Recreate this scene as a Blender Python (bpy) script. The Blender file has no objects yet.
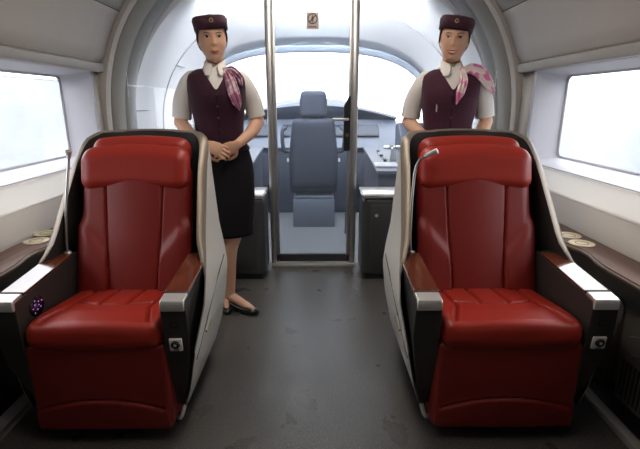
import bpy, bmesh, math, random
import numpy as np
from mathutils import Vector, Matrix
random.seed(7)
R = math.radians
scene = bpy.context.scene
col = scene.collection
CX = -0.028            # centre line of the coach

# ------------------------------------------------------------------ materials
def nt_new(name):
    m = bpy.data.materials.new(name); m.use_nodes = True
    nt = m.node_tree
    for n in list(nt.nodes): nt.nodes.remove(n)
    out = nt.nodes.new('ShaderNodeOutputMaterial')
    return m, nt, out

def pbr(name, c, rough=.5, metal=0., coat=0., spec=.5, noise=0., nscale=30., bump=0., bscale=200., sheen=0., c2=None, emit=None, estr=0., sss=0., coatr=.05):
    m, nt, out = nt_new(name)
    b = nt.nodes.new('ShaderNodeBsdfPrincipled')
    b.inputs['Base Color'].default_value = (*c, 1)
    b.inputs['Roughness'].default_value = rough
    b.inputs['Metallic'].default_value = metal
    b.inputs['Coat Weight'].default_value = coat
    b.inputs['Coat Roughness'].default_value = coatr
    b.inputs['Specular IOR Level'].default_value = spec
    b.inputs['Sheen Weight'].default_value = sheen
    if sss:
        b.inputs['Subsurface Weight'].default_value = sss
        b.inputs['Subsurface Radius'].default_value = (.012, .005, .003)
    if emit:
        b.inputs['Emission Color'].default_value = (*emit, 1)
        b.inputs['Emission Strength'].default_value = estr
    nt.links.new(b.outputs[0], out.inputs[0])
    tc = nt.nodes.new('ShaderNodeTexCoord')
    if noise or c2:
        n = nt.nodes.new('ShaderNodeTexNoise'); n.inputs['Scale'].default_value = nscale
        n.inputs['Detail'].default_value = 4
        nt.links.new(tc.outputs['Object'], n.inputs['Vector'])
        mx = nt.nodes.new('ShaderNodeMix'); mx.data_type = 'RGBA'
        mx.inputs[6].default_value = (*c, 1)
        d = c2 if c2 else tuple(x * (1 - noise) for x in c)
        mx.inputs[7].default_value = (*d, 1)
        nt.links.new(n.outputs[0], mx.inputs[0]); nt.links.new(mx.outputs[2], b.inputs['Base Color'])
    if bump:
        n = nt.nodes.new('ShaderNodeTexNoise'); n.inputs['Scale'].default_value = bscale
        nt.links.new(tc.outputs['Object'], n.inputs['Vector'])
        bp = nt.nodes.new('ShaderNodeBump'); bp.inputs['Strength'].default_value = bump
        bp.inputs['Distance'].default_value = .002
        nt.links.new(n.outputs[0], bp.inputs['Height']); nt.links.new(bp.outputs[0], b.inputs['Normal'])
    return m

def glass(name, tint=(1, 1, 1), haze=0., hazecol=(.8, .87, 1), streak=0., refl=1.):
    m, nt, out = nt_new(name)
    tr = nt.nodes.new('ShaderNodeBsdfTransparent'); tr.inputs[0].default_value = (*tint, 1)
    gl = nt.nodes.new('ShaderNodeBsdfGlossy'); gl.inputs['Roughness'].default_value = .02
    lw = nt.nodes.new('ShaderNodeLayerWeight'); lw.inputs[0].default_value = .5
    pw = nt.nodes.new('ShaderNodeMath'); pw.operation = 'POWER'; pw.inputs[1].default_value = 5
    nt.links.new(lw.outputs['Facing'], pw.inputs[0])
    mu = nt.nodes.new('ShaderNodeMath'); mu.operation = 'MULTIPLY_ADD'; mu.inputs[1].default_value = .9 * refl; mu.inputs[2].default_value = .05 * refl
    nt.links.new(pw.outputs[0], mu.inputs[0])
    mx = nt.nodes.new('ShaderNodeMixShader')
    nt.links.new(mu.outputs[0], mx.inputs[0]); nt.links.new(tr.outputs[0], mx.inputs[1]); nt.links.new(gl.outputs[0], mx.inputs[2])
    last = mx.outputs[0]
    if haze:
        tl = nt.nodes.new('ShaderNodeBsdfTranslucent'); tl.inputs[0].default_value = (*hazecol, 1)  # translucent share puts veiling glare into the pane
        m2 = nt.nodes.new('ShaderNodeMixShader'); m2.inputs[0].default_value = haze
        if streak:
            tc = nt.nodes.new('ShaderNodeTexCoord')
            n = nt.nodes.new('ShaderNodeTexNoise'); n.inputs['Scale'].default_value = 55; n.inputs['Detail'].default_value = 3
            nt.links.new(tc.outputs['Object'], n.inputs['Vector'])
            mr = nt.nodes.new('ShaderNodeMapRange')
            mr.inputs[1].default_value = .68; mr.inputs[2].default_value = .80
            mr.inputs[3].default_value = haze; mr.inputs[4].default_value = haze + streak
            nt.links.new(n.outputs[0], mr.inputs[0]); nt.links.new(mr.outputs[0], m2.inputs[0])
        nt.links.new(last, m2.inputs[1]); nt.links.new(tl.outputs[0], m2.inputs[2])
        last = m2.outputs[0]
    nt.links.new(last, out.inputs[0])
    return m

def wood(name, a, b_, rough=.25, coat=1.):
    m, nt, out = nt_new(name)
    b = nt.nodes.new('ShaderNodeBsdfPrincipled')
    tc = nt.nodes.new('ShaderNodeTexCoord')
    mp = nt.nodes.new('ShaderNodeMapping'); mp.inputs['Scale'].default_value = (60, 3, 60)
    n = nt.nodes.new('ShaderNodeTexNoise'); n.inputs['Scale'].default_value = 1; n.inputs['Detail'].default_value = 6; n.inputs['Distortion'].default_value = .6
    cr = nt.nodes.new('ShaderNodeValToRGB')
    cr.color_ramp.elements[0].position = .35; cr.color_ramp.elements[0].color = (*a, 1)
    cr.color_ramp.elements[1].position = .65; cr.color_ramp.elements[1].color = (*b_, 1)
    nt.links.new(tc.outputs['Object'], mp.inputs[0]); nt.links.new(mp.outputs[0], n.inputs['Vector'])
    nt.links.new(n.outputs[0], cr.inputs[0]); nt.links.new(cr.outputs[0], b.inputs['Base Color'])
    b.inputs['Roughness'].default_value = rough; b.inputs['Coat Weight'].default_value = coat
    b.inputs['Coat Roughness'].default_value = .06
    nt.links.new(b.outputs[0], out.inputs[0])
    return m

def floor_mat():
    m, nt, out = nt_new('floor_speckle')
    b = nt.nodes.new('ShaderNodeBsdfPrincipled')
    tc = nt.nodes.new('ShaderNodeTexCoord')
    n = nt.nodes.new('ShaderNodeTexNoise'); n.inputs['Scale'].default_value = 160; n.inputs['Detail'].default_value = 3
    n2 = nt.nodes.new('ShaderNodeTexNoise'); n2.inputs['Scale'].default_value = 5; n2.inputs['Detail'].default_value = 6
    cr = nt.nodes.new('ShaderNodeValToRGB')
    cr.color_ramp.elements[0].position = .45; cr.color_ramp.elements[0].color = (.055, .052, .048, 1)
    cr.color_ramp.elements[1].position = .75; cr.color_ramp.elements[1].color = (.17, .16, .148, 1)
    nt.links.new(tc.outputs['Object'], n.inputs['Vector']); nt.links.new(tc.outputs['Object'], n2.inputs['Vector'])
    nt.links.new(n.outputs[0], cr.inputs[0]); nt.links.new(cr.outputs[0], b.inputs['Base Color'])
    mr = nt.nodes.new('ShaderNodeMapRange'); mr.inputs[3].default_value = .20; mr.inputs[4].default_value = .40
    nt.links.new(n2.outputs[0], mr.inputs[0]); nt.links.new(mr.outputs[0], b.inputs['Roughness'])
    bp = nt.nodes.new('ShaderNodeBump'); bp.inputs['Strength'].default_value = .35; bp.inputs['Distance'].default_value = .003
    nt.links.new(n.outputs[0], bp.inputs['Height']); nt.links.new(bp.outputs[0], b.inputs['Normal'])
    nt.links.new(b.outputs[0], out.inputs[0])
    return m

def scarf_mat(name, a, b_, c_):
    m, nt, out = nt_new(name)
    b = nt.nodes.new('ShaderNodeBsdfPrincipled')
    tc = nt.nodes.new('ShaderNodeTexCoord')
    v = nt.nodes.new('ShaderNodeTexNoise'); v.inputs['Scale'].default_value = 22; v.inputs['Detail'].default_value = 1
    cr = nt.nodes.new('ShaderNodeValToRGB')
    e = cr.color_ramp.elements
    e[0].position = .40; e[0].color = (*a, 1); e[1].position = .62; e[1].color = (*c_, 1)
    x = e.new(.5); x.color = (*b_, 1)
    nt.links.new(tc.outputs['Object'], v.inputs['Vector']); nt.links.new(v.outputs[0], cr.inputs[0])
    nt.links.new(cr.outputs[0], b.inputs['Base Color'])
    b.inputs['Roughness'].default_value = .4; b.inputs['Sheen Weight'].default_value = .3
    nt.links.new(b.outputs[0], out.inputs[0])
    return m

M = dict(
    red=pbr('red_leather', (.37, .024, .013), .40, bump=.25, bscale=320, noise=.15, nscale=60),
    red_shaded=pbr('red_leather_shaded', (.23, .015, .011), .46, bump=.3, bscale=320, noise=.12, nscale=60),  # same leather darkened: shade of backrest and leg rest put into the colour
    lining=pbr('dark_lining', (.028, .025, .024), .6, bump=.15, bscale=250),
    armdark=pbr('arm_dark_plastic', (.038, .035, .033), .42, bump=.1, bscale=300),
    shellw=pbr('pale_shell', (.74, .70, .64), .35, coat=.3),
    rim=pbr('champagne_rim', (.25, .21, .17), .38, metal=.45),
    wood=wood('cherry_wood', (.085, .020, .010), (.17, .045, .02)),
    wood2=wood('walnut_wood', (.075, .026, .013), (.17, .068, .036), rough=.42, coat=.15),
    silver=pbr('brushed_silver', (.80, .79, .77), .33, metal=.65),
    chrome=pbr('chrome', (.8, .8, .8), .12, metal=1.),
    steel=pbr('door_steel', (.62, .62, .62), .36, metal=1.),
    black=pbr('black_plastic', (.012, .012, .013), .4),
    white=pbr('white_plastic', (.88, .88, .86), .4),
    wall=pbr('wall_panel', (.47, .435, .395), .5, bump=.05, bscale=120, noise=.06, nscale=8),
    lowwall=pbr('lower_wall_panel', (.62, .57, .52), .5),
    bar=pbr('window_bar', (.35, .33, .30), .5),
    ring=pbr('arch_ring', (.27, .265, .25), .42, noise=.05, nscale=10),
    reveal=pbr('window_reveal', (.48, .48, .53), .5),
    sill=pbr('sill', (.90, .88, .85), .4),
    cabwhite=pbr('cab_shell', (.82, .82, .82), .45),
    seal=pbr('windshield_seal', (.42, .47, .55), .4),
    neck=pbr('gooseneck', (.50, .49, .47), .3, metal=1.), condark=pbr('console_dark', (.095, .084, .076), .45, bump=.1, bscale=300), seamlight=pbr('shell_seam_grey', (.28, .29, .30), .6),
    seam=pbr('seam', (.05, .05, .05), .6),
    floor=floor_mat(),
    cabfloor=pbr('cab_floor', (.30, .31, .33), .5, noise=.2, nscale=40),
    dkgrey=pbr('cabinet_grey', (.045, .046, .049), .36, bump=.08, bscale=200),
    topgrey=pbr('cabinet_top', (.62, .62, .62), .25, coat=.5),
    cabblue=pbr('cab_blue_grey', (.055, .065, .095), .5, noise=.1, nscale=15),
    chairblue=pbr('chair_fabric', (.022, .026, .042), .8, noise=.25, nscale=50),
    desk=pbr('desk_grey', (.13, .15, .19), .45),
    screen=pbr('screen', (.02, .03, .05), .15),
    glass=glass('pane_glass', (.97, .98, 1)),
    doorglass=glass('door_glass', (.94, .97, 1), haze=.026, streak=.07, refl=.8),
    sideglass=glass('side_glass', (.97, .98, 1), haze=.02, refl=.8),
    skin=pbr('skin', (.68, .39, .26), .5, sss=.12, noise=.06, nscale=20),
    leg=pbr('stocking', (.45, .25, .17), .5),
    hair=pbr('hair', (.012, .009, .008), .4),
    shirt=pbr('shirt', (.80, .77, .74), .75, bump=.1, bscale=90),
    vest=pbr('vest', (.052, .012, .030), .8, spec=.3, sheen=.1, c2=(.028, .007, .018), nscale=45),
    vest2=pbr('vest_second', (.075, .016, .038), .8, spec=.3, sheen=.1, c2=(.045, .010, .024), nscale=45),
    skirt=pbr('skirt', (.010, .009, .011), .85, spec=.25),
    hat=pbr('hat', (.050, .012, .028), .85, spec=.3, sheen=.1, noise=.3, nscale=60),
    gold=pbr('badge_gold', (.75, .60, .35), .3, metal=1.),
    button=pbr('button', (.02, .015, .02), .3),
    scarf=scarf_mat('scarf_plum', (.42, .13, .26), (.72, .52, .58), (.30, .09, .20)),
    scarf2=scarf_mat('scarf_pink', (.80, .66, .66), (.86, .74, .72), (.72, .16, .38)),
    lips=pbr('lips', (.42, .10, .09), .4),
    teeth=pbr('teeth', (.85, .82, .78), .3),
    eyew=pbr('eye_white', (.75, .72, .70), .25),
    iris=pbr('iris', (.012, .008, .006), .15),
    brow=pbr('eyebrow', (.03, .018, .014), .8),
    shoe=pbr('shoe', (.01, .01, .011), .25),
    cream=pbr('cream_paper', (.85, .80, .62), .7, c2=(.80, .66, .42), nscale=30),
    sign=pbr('sign_face', (.62, .52, .47), .5),
    signblack=pbr('sign_ink', (.03, .02, .02), .5),
    signred=pbr('sign_red', (.25, .06, .05), .5),
    purple=pbr('touch_glass', (.020, .012, .022), .12), glow=pbr('touch_light', (.4, .2, .5), .4, emit=(.65, .25, .85), estr=.9),
    lamp=pbr('lamp_diffuser', (.9, .9, .9), .5, emit=(1, .90, .78), estr=12.),
    fill_cab=pbr('cab_fill_emitter', (.9, .9, .9), .5, emit=(.92, .96, 1), estr=210.),  # glow of the added bar at the cab roof
    outwall=pbr('added_outside_wall', (.47, .49, .52), .8, c2=(.26, .285, .32), nscale=.9), ballast=pbr('ballast', (.34, .33, .32), .9, noise=.4, nscale=20),
    paper=pbr('paper', (.85, .86, .86), .6),
    rug=pbr('heater_rail', (.26, .25, .235), .5),
)

# ------------------------------------------------------------------ geometry
class B:
    def __init__(self, fn=None): self.v = []; self.f = []; self.fn = fn
    def add(self, vs, fs, mat=None):
        o = len(self.v)
        for p in vs:
            p = Vector(p)
            if mat is not None: p = mat @ p
            self.v.append(tuple(p))
        self.f += [tuple(i + o for i in f) for f in fs]
        return self
    def box(self, a, b, r=0., seg=2, mat=None):
        bm = bmesh.new(); bmesh.ops.create_cube(bm, size=1)
        a = Vector(a); b = Vector(b); c = (a + b) / 2; s = b - a
        for q in bm.verts: q.co = Vector((q.co.x * s.x, q.co.y * s.y, q.co.z * s.z)) + c
        if r > 0:
            bmesh.ops.bevel(bm, geom=list(bm.edges), offset=r, segments=seg, affect='EDGES', profile=.5)
        bm.verts.index_update()
        self.add([q.co[:] for q in bm.verts], [[w.index for w in f.verts] for f in bm.faces], mat); bm.free()
        return self
    def grid(self, rows, closeu=False, cap=False):
        n = len(rows[0]); vs = [p for r_ in rows for p in r_]; fs = []
        for i in range(len(rows) - 1):
            for j in range(n if closeu else n - 1):
                k = (j + 1) % n
                fs.append((i * n + j, i * n + k, (i + 1) * n + k, (i + 1) * n + j))
        if cap:
            fs.append(tuple(range(n))[::-1]); fs.append(tuple((len(rows) - 1) * n + j for j in range(n)))
        return self.add(vs, fs)
    def tube(self, pts, rad, seg=12, flat=1., up=None):
        pts = [Vector(p) for p in pts]; n = len(pts)
        if not hasattr(rad, '__len__'): rad = [rad] * n
        rows = []; prev = None
        for i in range(n):
            t = (pts[min(i + 1, n - 1)] - pts[max(i - 1, 0)]).normalized()
            if prev is None:
                u = Vector(up) if up else (Vector((0, 0, 1)) if abs(t.z) < .9 else Vector((0, 1, 0)))
            else: u = prev
            u = (u - t * u.dot(t)).normalized(); prev = u; w = t.cross(u)
            rows.append([tuple(pts[i] + (u * math.cos(a) * flat + w * math.sin(a)) * rad[i]) for a in [2 * math.pi * k / seg for k in range(seg)]])
        return self.grid(rows, True, True)
    def ball(self, c, r, seg=16, rings=10, mat=None):
        if not hasattr(r, '__len__'): r = (r, r, r)
        bm = bmesh.new(); bmesh.ops.create_uvsphere(bm, u_segments=seg, v_segments=rings, radius=1)
        bm.verts.index_update()
        vs = [Vector((q.co.x * r[0], q.co.y * r[1], q.co.z * r[2])) for q in bm.verts]
        if mat is not None: vs = [mat @ q for q in vs]
        self.add([tuple(q + Vector(c)) for q in vs], [[w.index for w in f.verts] for f in bm.faces]); bm.free()
        return self
    def capsule(self, a, b, ra, rb, seg=12):
        self.tube(smooth_path([a, b], 6), [ra + (rb - ra) * i / 6 for i in range(7)], seg)
        self.ball(a, ra, seg, 8); self.ball(b, rb, seg, 8); return self
    def cyl(self, c, r, h, axis='z', seg=24, r2=None, bev=0.):
        r2 = r if r2 is None else r2
        prof = [(0, 0), (r - bev, 0), (r, bev), (r2, h - bev), (r2 - bev, h), (0, h)] if bev else [(r, 0), (r2, h)]
        rows = []
        for (q, z) in prof:
            q = max(q, 1e-5)
            row = []
            for k in range(seg):
                a = 2 * math.pi * k / seg; x, y = q * math.cos(a), q * math.sin(a)
                p = (x, y, z) if axis == 'z' else ((x, z, y) if axis == 'y' else (z, x, y))
                row.append((p[0] + c[0], p[1] + c[1], p[2] + c[2]))
            rows.append(row)
        return self.grid(rows, True, True)
    def prism(self, poly, x0, x1, axis='x'):
        def mk(p, x): return (x, p[0], p[1]) if axis == 'x' else ((p[0], x, p[1]) if axis == 'y' else (p[0], p[1], x))
        n = len(poly)
        vs = [mk(p, x0) for p in poly] + [mk(p, x1) for p in poly]
        fs = [tuple(range(n)), tuple(range(n, 2 * n))[::-1]] + [(i, (i + 1) % n, n + (i + 1) % n, n + i) for i in range(n)]
        return self.add(vs, fs)
    def build(self, name, mat, parent=None, smooth=True, angle=40, bevel=0., solid=0., sub=0, loc=None):
        vs = self.v if self.fn is None else [tuple(self.fn(Vector(p))) for p in self.v]
        me = bpy.data.meshes.new(name); me.from_pydata(vs, [], self.f)
        bm = bmesh.new(); bm.from_mesh(me)
        bmesh.ops.remove_doubles(bm, verts=bm.verts, dist=1e-5)
        bmesh.ops.recalc_face_normals(bm, faces=bm.faces)
        bm.to_mesh(me); bm.free()
        if smooth:
            for p in me.polygons: p.use_smooth = True
            me.set_sharp_from_angle(angle=R(angle))
        o = bpy.data.objects.new(name, me); col.objects.link(o); me.materials.append(mat)
        if parent: o.parent = parent
        if loc: o.location = loc
        if solid:
            s = o.modifiers.new('solid', 'SOLIDIFY'); s.thickness = solid; s.offset = 0
        if bevel:
            s = o.modifiers.new('bevel', 'BEVEL'); s.width = bevel; s.segments = 3; s.limit_method = 'ANGLE'; s.angle_limit = R(50)
        if sub:
            s = o.modifiers.new('sub', 'SUBSURF'); s.levels = sub; s.render_levels = sub
        return o

def smooth_path(pts, n=8):
    """Catmull-Rom through pts"""
    P = [Vector(p) for p in pts]
    if len(P) == 2: return [P[0].lerp(P[1], i / n) for i in range(n + 1)]
    Q = [P[0] * 2 - P[1]] + P + [P[-1] * 2 - P[-2]]
    out = []
    for i in range(1, len(Q) - 2):
        a, b, c, d = Q[i - 1:i + 3]
        for k in range(n):
            t = k / n
            out.append(.5 * ((2 * b) + (c - a) * t + (2 * a - 5 * b + 4 * c - d) * t * t + (3 * b - a - 3 * c + d) * t ** 3))
    out.append(P[-1]); return out

def rbox(w, d, h, r, n=(16, 12, 16), disp=None, warp=None):
    """puffy rounded box centred on 0"""
    b = B(); H = (w / 2, d / 2, h / 2)
    vs = []; fs = []; idx = {}
    def vert(p):
        k = tuple(round(c, 5) for c in p)
        if k not in idx:
            q = Vector(p); inn = Vector([max(-(H[i] - r), min(H[i] - r, q[i])) for i in range(3)])
            dr = (q - inn)
            dr = dr.normalized() if dr.length > 1e-7 else Vector((0, 0, 1))
            o = inn + dr * r
            if disp: o = o + dr * disp(o, dr)
            if warp: o = Vector(warp(o))
            idx[k] = len(vs); vs.append(o)
        return idx[k]
    for ax in range(3):
        u, v = [i for i in range(3) if i != ax]
        for s in (-1, 1):
            for i in range(n[u]):
                for j in range(n[v]):
                    q = []
                    for (a, c) in ((i, j), (i + 1, j), (i + 1, j + 1), (i, j + 1)):
                        p = [0, 0, 0]; p[ax] = s * H[ax]
                        p[u] = (a / n[u] * 2 - 1) * H[u]; p[v] = (c / n[v] * 2 - 1) * H[v]
                        q.append(vert(p))
                    fs.append(tuple(q))
    b.add(vs, fs); return b

def groove(d, depth=.009, w=.006): return -depth * math.exp(-(d / w) ** 2)

def tag(o, label=None, cat=None, group=None, kind=None):
    if label: o['label'] = label
    if cat: o['category'] = cat
    if group: o['group'] = group
    if kind: o['kind'] = kind
    return o
def empty(name, loc, rz=0.):
    o = bpy.data.objects.new(name, None); col.objects.link(o); o.location = loc; o.rotation_euler.z = rz
    o.empty_display_size = .1
    return o

# ------------------------------------------------------------------ the coach shell
def arch(a, zc, b, n, m=40, zmin=None):
    """upper half of a superellipse, left to right"""
    pts = []
    for i in range(m + 1):
        t = math.pi * (1 - i / m)
        c, s = math.cos(t), math.sin(t)
        pts.append((math.copysign(abs(c) ** (2 / n), c) * a, zc + abs(s) ** (2 / n) * b))
    return pts
def wallx(z): return 1.50 * max(0, 1 - (max(0, z - 1.1) / 1.35) ** 2.3) ** (1 / 2.3)
Y0, Y1 = -2.6, 3.30
WINS = {-1: [(1.05, 3.17)], 1: [(1.05, 3.09)]}
ZS, ZT = .89, 1.49
SEAMZ = 1.88

for side, nm in ((-1, 'left'), (1, 'right')):
    b = B()
    def P(x, y, z): return (CX + side * x, y, z)
    WIN = WINS[side]
    ys = [Y0] + [Y0 + (Y1 - Y0) * i / 24 for i in range(1, 24)] + [Y1]
    up = [(1.47, ZT + .055), (1.462, ZT + .07)] + [(wallx(z), z) for z in [1.6 + .28 * i / 7 for i in range(8)]]
    b.grid([[P(x, y, z) for (x, z) in up] for y in ys])
    edges = sorted([Y0, Y1] + [e for w in WIN for e in w])
    for i in range(0, len(edges), 2):       # pillars beside the windows
        b.grid([[P(1.50, y, ZS - .02), P(1.50, y, ZT)] for y in (edges[i], edges[i + 1])])
    tag(b.build('wall_' + nm, M['wall'], angle=30, solid=.004), kind='structure')
    low = [(1.385, 0), (1.39, .6), (1.39, .785), (1.395, .795)]
    b = B(); b.grid([[P(x, y, z) for (x, z) in low] for y in (Y0, Y1)])
    tag(b.build('wall_lower_' + nm, M['lowwall'], angle=30, solid=.004), kind='structure')
    b = B(); b.prism([(CX + side * 1.384, .785), (CX + side * 1.384, .797), (CX + side * 1.49, ZS - .01), (CX + side * 1.49, ZS), (CX + side * 1.56, ZS), (CX + side * 1.56, .785)], Y0, Y1, 'y')
    tag(b.build('trim_sill_' + nm, M['sill'], angle=30, bevel=.006), kind='structure')
    b = B(); b.prism([(CX + side * 1.53, ZT - .002), (CX + side * 1.455, ZT - .002), (CX + side * 1.448, ZT + .01), (CX + side * 1.445, ZT + .05), (CX + side * 1.47, ZT + .062), (CX + side * 1.53, ZT + .062)], Y0, Y1, 'y')
    tag(b.build('trim_bar_' + nm, M['bar'], angle=30, bevel=.004), kind='structure')
    b = B(); xs = wallx(SEAMZ)
    b.tube([P(xs + .002, Y0, SEAMZ), P(xs + .002, Y1, SEAMZ)], .005, 8)
    tag(b.build('trim_seam_' + nm, M['seam']), kind='structure')
    # windows
    for wi, (a, c) in enumerate(WIN):
        w = empty('window_%d' % ((1 if side < 0 else 2) + wi), P(1.50, (a + c) / 2, (ZS + ZT) / 2)); w['kind'] = 'structure'
        hy, hz = (c - a) / 2, (ZT - ZS) / 2
        fr = B()
        def ringrow(x, sy, sz, rc):
            row = []
            for (cy, cz, a0) in ((1, 1, 0), (-1, 1, 90), (-1, -1, 180), (1, -1, 270)):
                for k in range(7):
                    t = R(a0 + 15 * k)
                    row.append((side * x, cy * (sy - rc) + math.cos(t) * rc, cz * (sz - rc) + math.sin(t) * rc))
            return row
        rows = [ringrow(-.004, hy + .03, hz + .0, .004), ringrow(-.004, hy - .004, hz - .003, .008), ringrow(.03, hy - .012, hz - .010, .02), ringrow(.185, hy - .03, hz - .03, .04), ringrow(.19, hy - .05, hz - .045, .04)]
        fr.grid(rows, True); fr.build('window_frame', M['reveal'], w, solid=.004)
        g = B(); g.grid([ringrow(.187, hy - .03, hz - .03, .04), ringrow(.187, .001, .001, .0005)], True)
        g.build('pane', M['glass'], w, smooth=False)

b = B()
cp = [(x, z) for (x, z) in [(-wallx(z), z) for z in [SEAMZ + (2.42 - SEAMZ) * i / 14 for i in range(15)]]]
cp = cp + [(-.25, 2.447), (.25, 2.447)] + [(-x, z) for (x, z) in cp[::-1]]
b.grid([[(CX + x, y, z) for (x, z) in cp] for y in (Y0, 0, Y1)])
tag(b.build('ceiling', M['wall'], angle=40, solid=.004), kind='structure')
b = B(); b.box((CX - 1.46, Y0, -.04), (CX + 1.46, 3.47, 0))
tag(b.build('floor', M['floor'], smooth=False), kind='structure')
b = B(); b.box((CX - 1.42, 3.47, -.04), (CX + 1.42, 5.9, 0))
tag(b.build('floor_cab', M['cabfloor'], smooth=False), kind='structure')
b = B()
bp_ = [(1.385, 0), (1.39, .78), (1.50, .9), (1.50, 1.1)]
poly = [(CX + x, z) for (x, z) in bp_] + [(CX + wallx(z), z) for z in (1.4, 1.6, 1.8, 2.0, 2.2, 2.35)] + [(CX, 2.45)]
poly = poly + [(2 * CX - x, z) for (x, z) in poly[::-1][1:]]
b.prism(poly, Y0 - .05, Y0, 'y')
tag(b.build('wall_rear', M['wall'], smooth=False), kind='structure')

# arch rings round the end of the saloon
def ringarch(inset, drop=0.):
    a = 1.50 - inset; pts = arch(a, 1.1, 1.35 - inset - drop, 2.3, 56)
    return [(-a + .02, 0), (-a + .01, .5)] + pts + [(a - .01, .5), (a - .02, 0)]
def sweep(name, prof, mat, ang=50):
    b = B(); b.grid([[(CX + x, y, z) for (x, z) in ringarch(i)] for (y, i) in prof])
    return tag(b.build(name, mat, angle=ang, solid=.003), kind='structure')
sweep('trim_1', [(3.285, -.09), (3.285, .0), (3.285, .028), (3.30, .034), (3.345, .034), (3.35, .03), (3.352, .012)], M['wall'])
sweep('trim_2', [(3.352, .012), (3.356, .03), (3.37, .048), (3.40, .066), (3.44, .08), (3.47, .086), (3.475, .07)], M['ring'])
sweep('trim_3', [(3.475, .07), (3.48, .088), (3.50, .108), (3.54, .120), (3.58, .122), (3.60, .116), (3.605, .09), (3.606, .0)], M['ring'])

# driver's cab: shell with windshield opening
def cabrow(y, a, top, zc, n=2.2, m=48):
    pts = arch(a, zc, top - zc, n, m)
    return [(CX + x, y, z) for (x, z) in ([(-a, 0), (-a, zc * .5)] + pts + [(a, zc * .5), (a, 0)])]
rows = [cabrow(3.604, 1.50, 2.44, 1.0), cabrow(3.606, 1.42, 2.30, 1.0), cabrow(3.72, 1.43, 2.28, 1.0), cabrow(4.0, 1.41, 2.20, 1.0), cabrow(4.4, 1.36, 2.07, 1.05, 2.4), cabrow(4.75, 1.31, 1.93, 1.1, 2.6), cabrow(4.93, 1.28, 1.86, 1.12, 2.7)]
b = B(); b.grid(rows)
tag(b.build('wall_front', M['cabwhite'], angle=60, solid=.004), kind='structure')
b = B(); b.grid([cabrow(4.925, 1.285, 1.865, 1.12, 2.7), cabrow(4.90, 1.265, 1.845, 1.12, 2.7), cabrow(4.94, 1.23, 1.80, 1.12, 2.7), cabrow(5.0, 1.24, 1.795, 1.12, 2.7)])
tag(b.build('trim_4', M['seal'], angle=60, solid=.004), kind='structure')
# panel seams on the cab shell
b = B()
for (yy, a, top, zc) in ((4.2, 1.385, 2.135, 1.025),):
    r_ = cabrow(yy, a - .006, top - .006, zc)
    b.tube(r_, .005, 6)
for s in (-1, 1):
    b.tube([(CX + s * 1.41, 3.62, 1.22), (CX + s * 1.40, 4.0, 1.22), (CX + s * 1.355, 4.4, 1.22)], .005, 6)
    b.tube([(CX + s * 1.30, 3.62, 1.62), (CX + s * 1.275, 4.0, 1.62), (CX + s * 1.20, 4.4, 1.60)], .005, 6)
tag(b.build('trim_5', M['seamlight']), kind='structure')
# windshield glass and its nose
w = empty('window_3', (0, 0, 0)); w['kind'] = 'structure'
def nose(y, a, top, zb, m=40):
    pts = arch(a, zb, top - zb, 2.7, m); return [(CX + x, y, z) for (x, z) in pts]
b = B(); b.grid([nose(4.99, 1.24, 1.797, 1.12), nose(5.4, 1.15, 1.70, 1.10), nose(5.9, .95, 1.52, 1.06), nose(6.3, .70, 1.34, 1.02)])
b.build('pane', M['glass'], w)
b = B()
r1 = [(x, y, z) for (x, y, z) in nose(6.3, .70, 1.34, 1.02)]
b.grid([r1, nose(6.6, .45, 1.15, .9), nose(6.8, .05, .8, .75)])
for s in (-1, 1):
    b.grid([[(CX + s * 1.25, 4.99, 0), (CX + s * 1.16, 5.4, 0), (CX + s * .96, 5.9, 0), (CX + s * .71, 6.3, 0), (CX + s * .45, 6.6, 0)],
            [(CX + s * 1.245, 4.99, 1.12), (CX + s * 1.152, 5.4, 1.10), (CX + s * .952, 5.9, 1.06), (CX + s * .702, 6.3, 1.02), (CX + s * .45, 6.6, .9)]])
tag(b.build('wall_nose', M['cabwhite'], angle=60, solid=.004), kind='structure')

# ------------------------------------------------------------------ glass door and partition
DX = -.025; DY = 3.42; HW = .315; DH = 2.06
d = empty('door_1', (DX, DY, 0)); tag(d, 'framed glass door to the driving cab with no entry sign', 'door', kind='structure')
fb = B()
for s in (-1, 1):
    fb.box((s * HW - .022, -.03, 0), (s * HW + .022, .03, DH), .008)
    fb.box((s * (HW - .035) - .012, -.018, .03), (s * (HW - .035) + .012, .018, DH - .02), .004)
fb.box((-HW, -.03, DH - .05), (HW, .03, DH), .008)
fb.build('door_frame', M['steel'], d)
fb = B(); fb.box((-HW + .02, -.018, .035), (HW - .02, .018, .10), .006)
fb.build('bottom_rail', M['dkgrey'], d)
fb = B(); fb.box((-HW - .02, -.05, 0), (HW + .02, .05, .025), .006); fb.build('threshold', M['silver'], d)
fb = B(); fb.box((-HW + .04, -.004, .09), (HW - .04, .004, DH - .045)); fb.build('pane', M['doorglass'], d, smooth=False)
hb = B(); hb.prism([(HW - .082, .93), (HW - .032, .93), (HW - .032, 1.33), (HW - .045, 1.33), (HW - .082, 1.26)], -.035, -.005, 'y')
h_ = hb.build('door_handle', M['black'], d, bevel=.004)
lb = B(); lb.tube(smooth_path([(HW - .055, -.03, 1.165), (HW - .055, -.07, 1.165), (HW - .075, -.075, 1.165), (HW - .16, -.075, 1.165)], 5), .010, 10)
lb.ball((HW - .16, -.075, 1.165), .011)
lb.build('lever', M['steel'], h_)
hb = B(); hb.cyl((HW - .055, -.045, 1.05), .016, .012, 'y'); hb.build('lock_cylinder', M['chrome'], h_)
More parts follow.
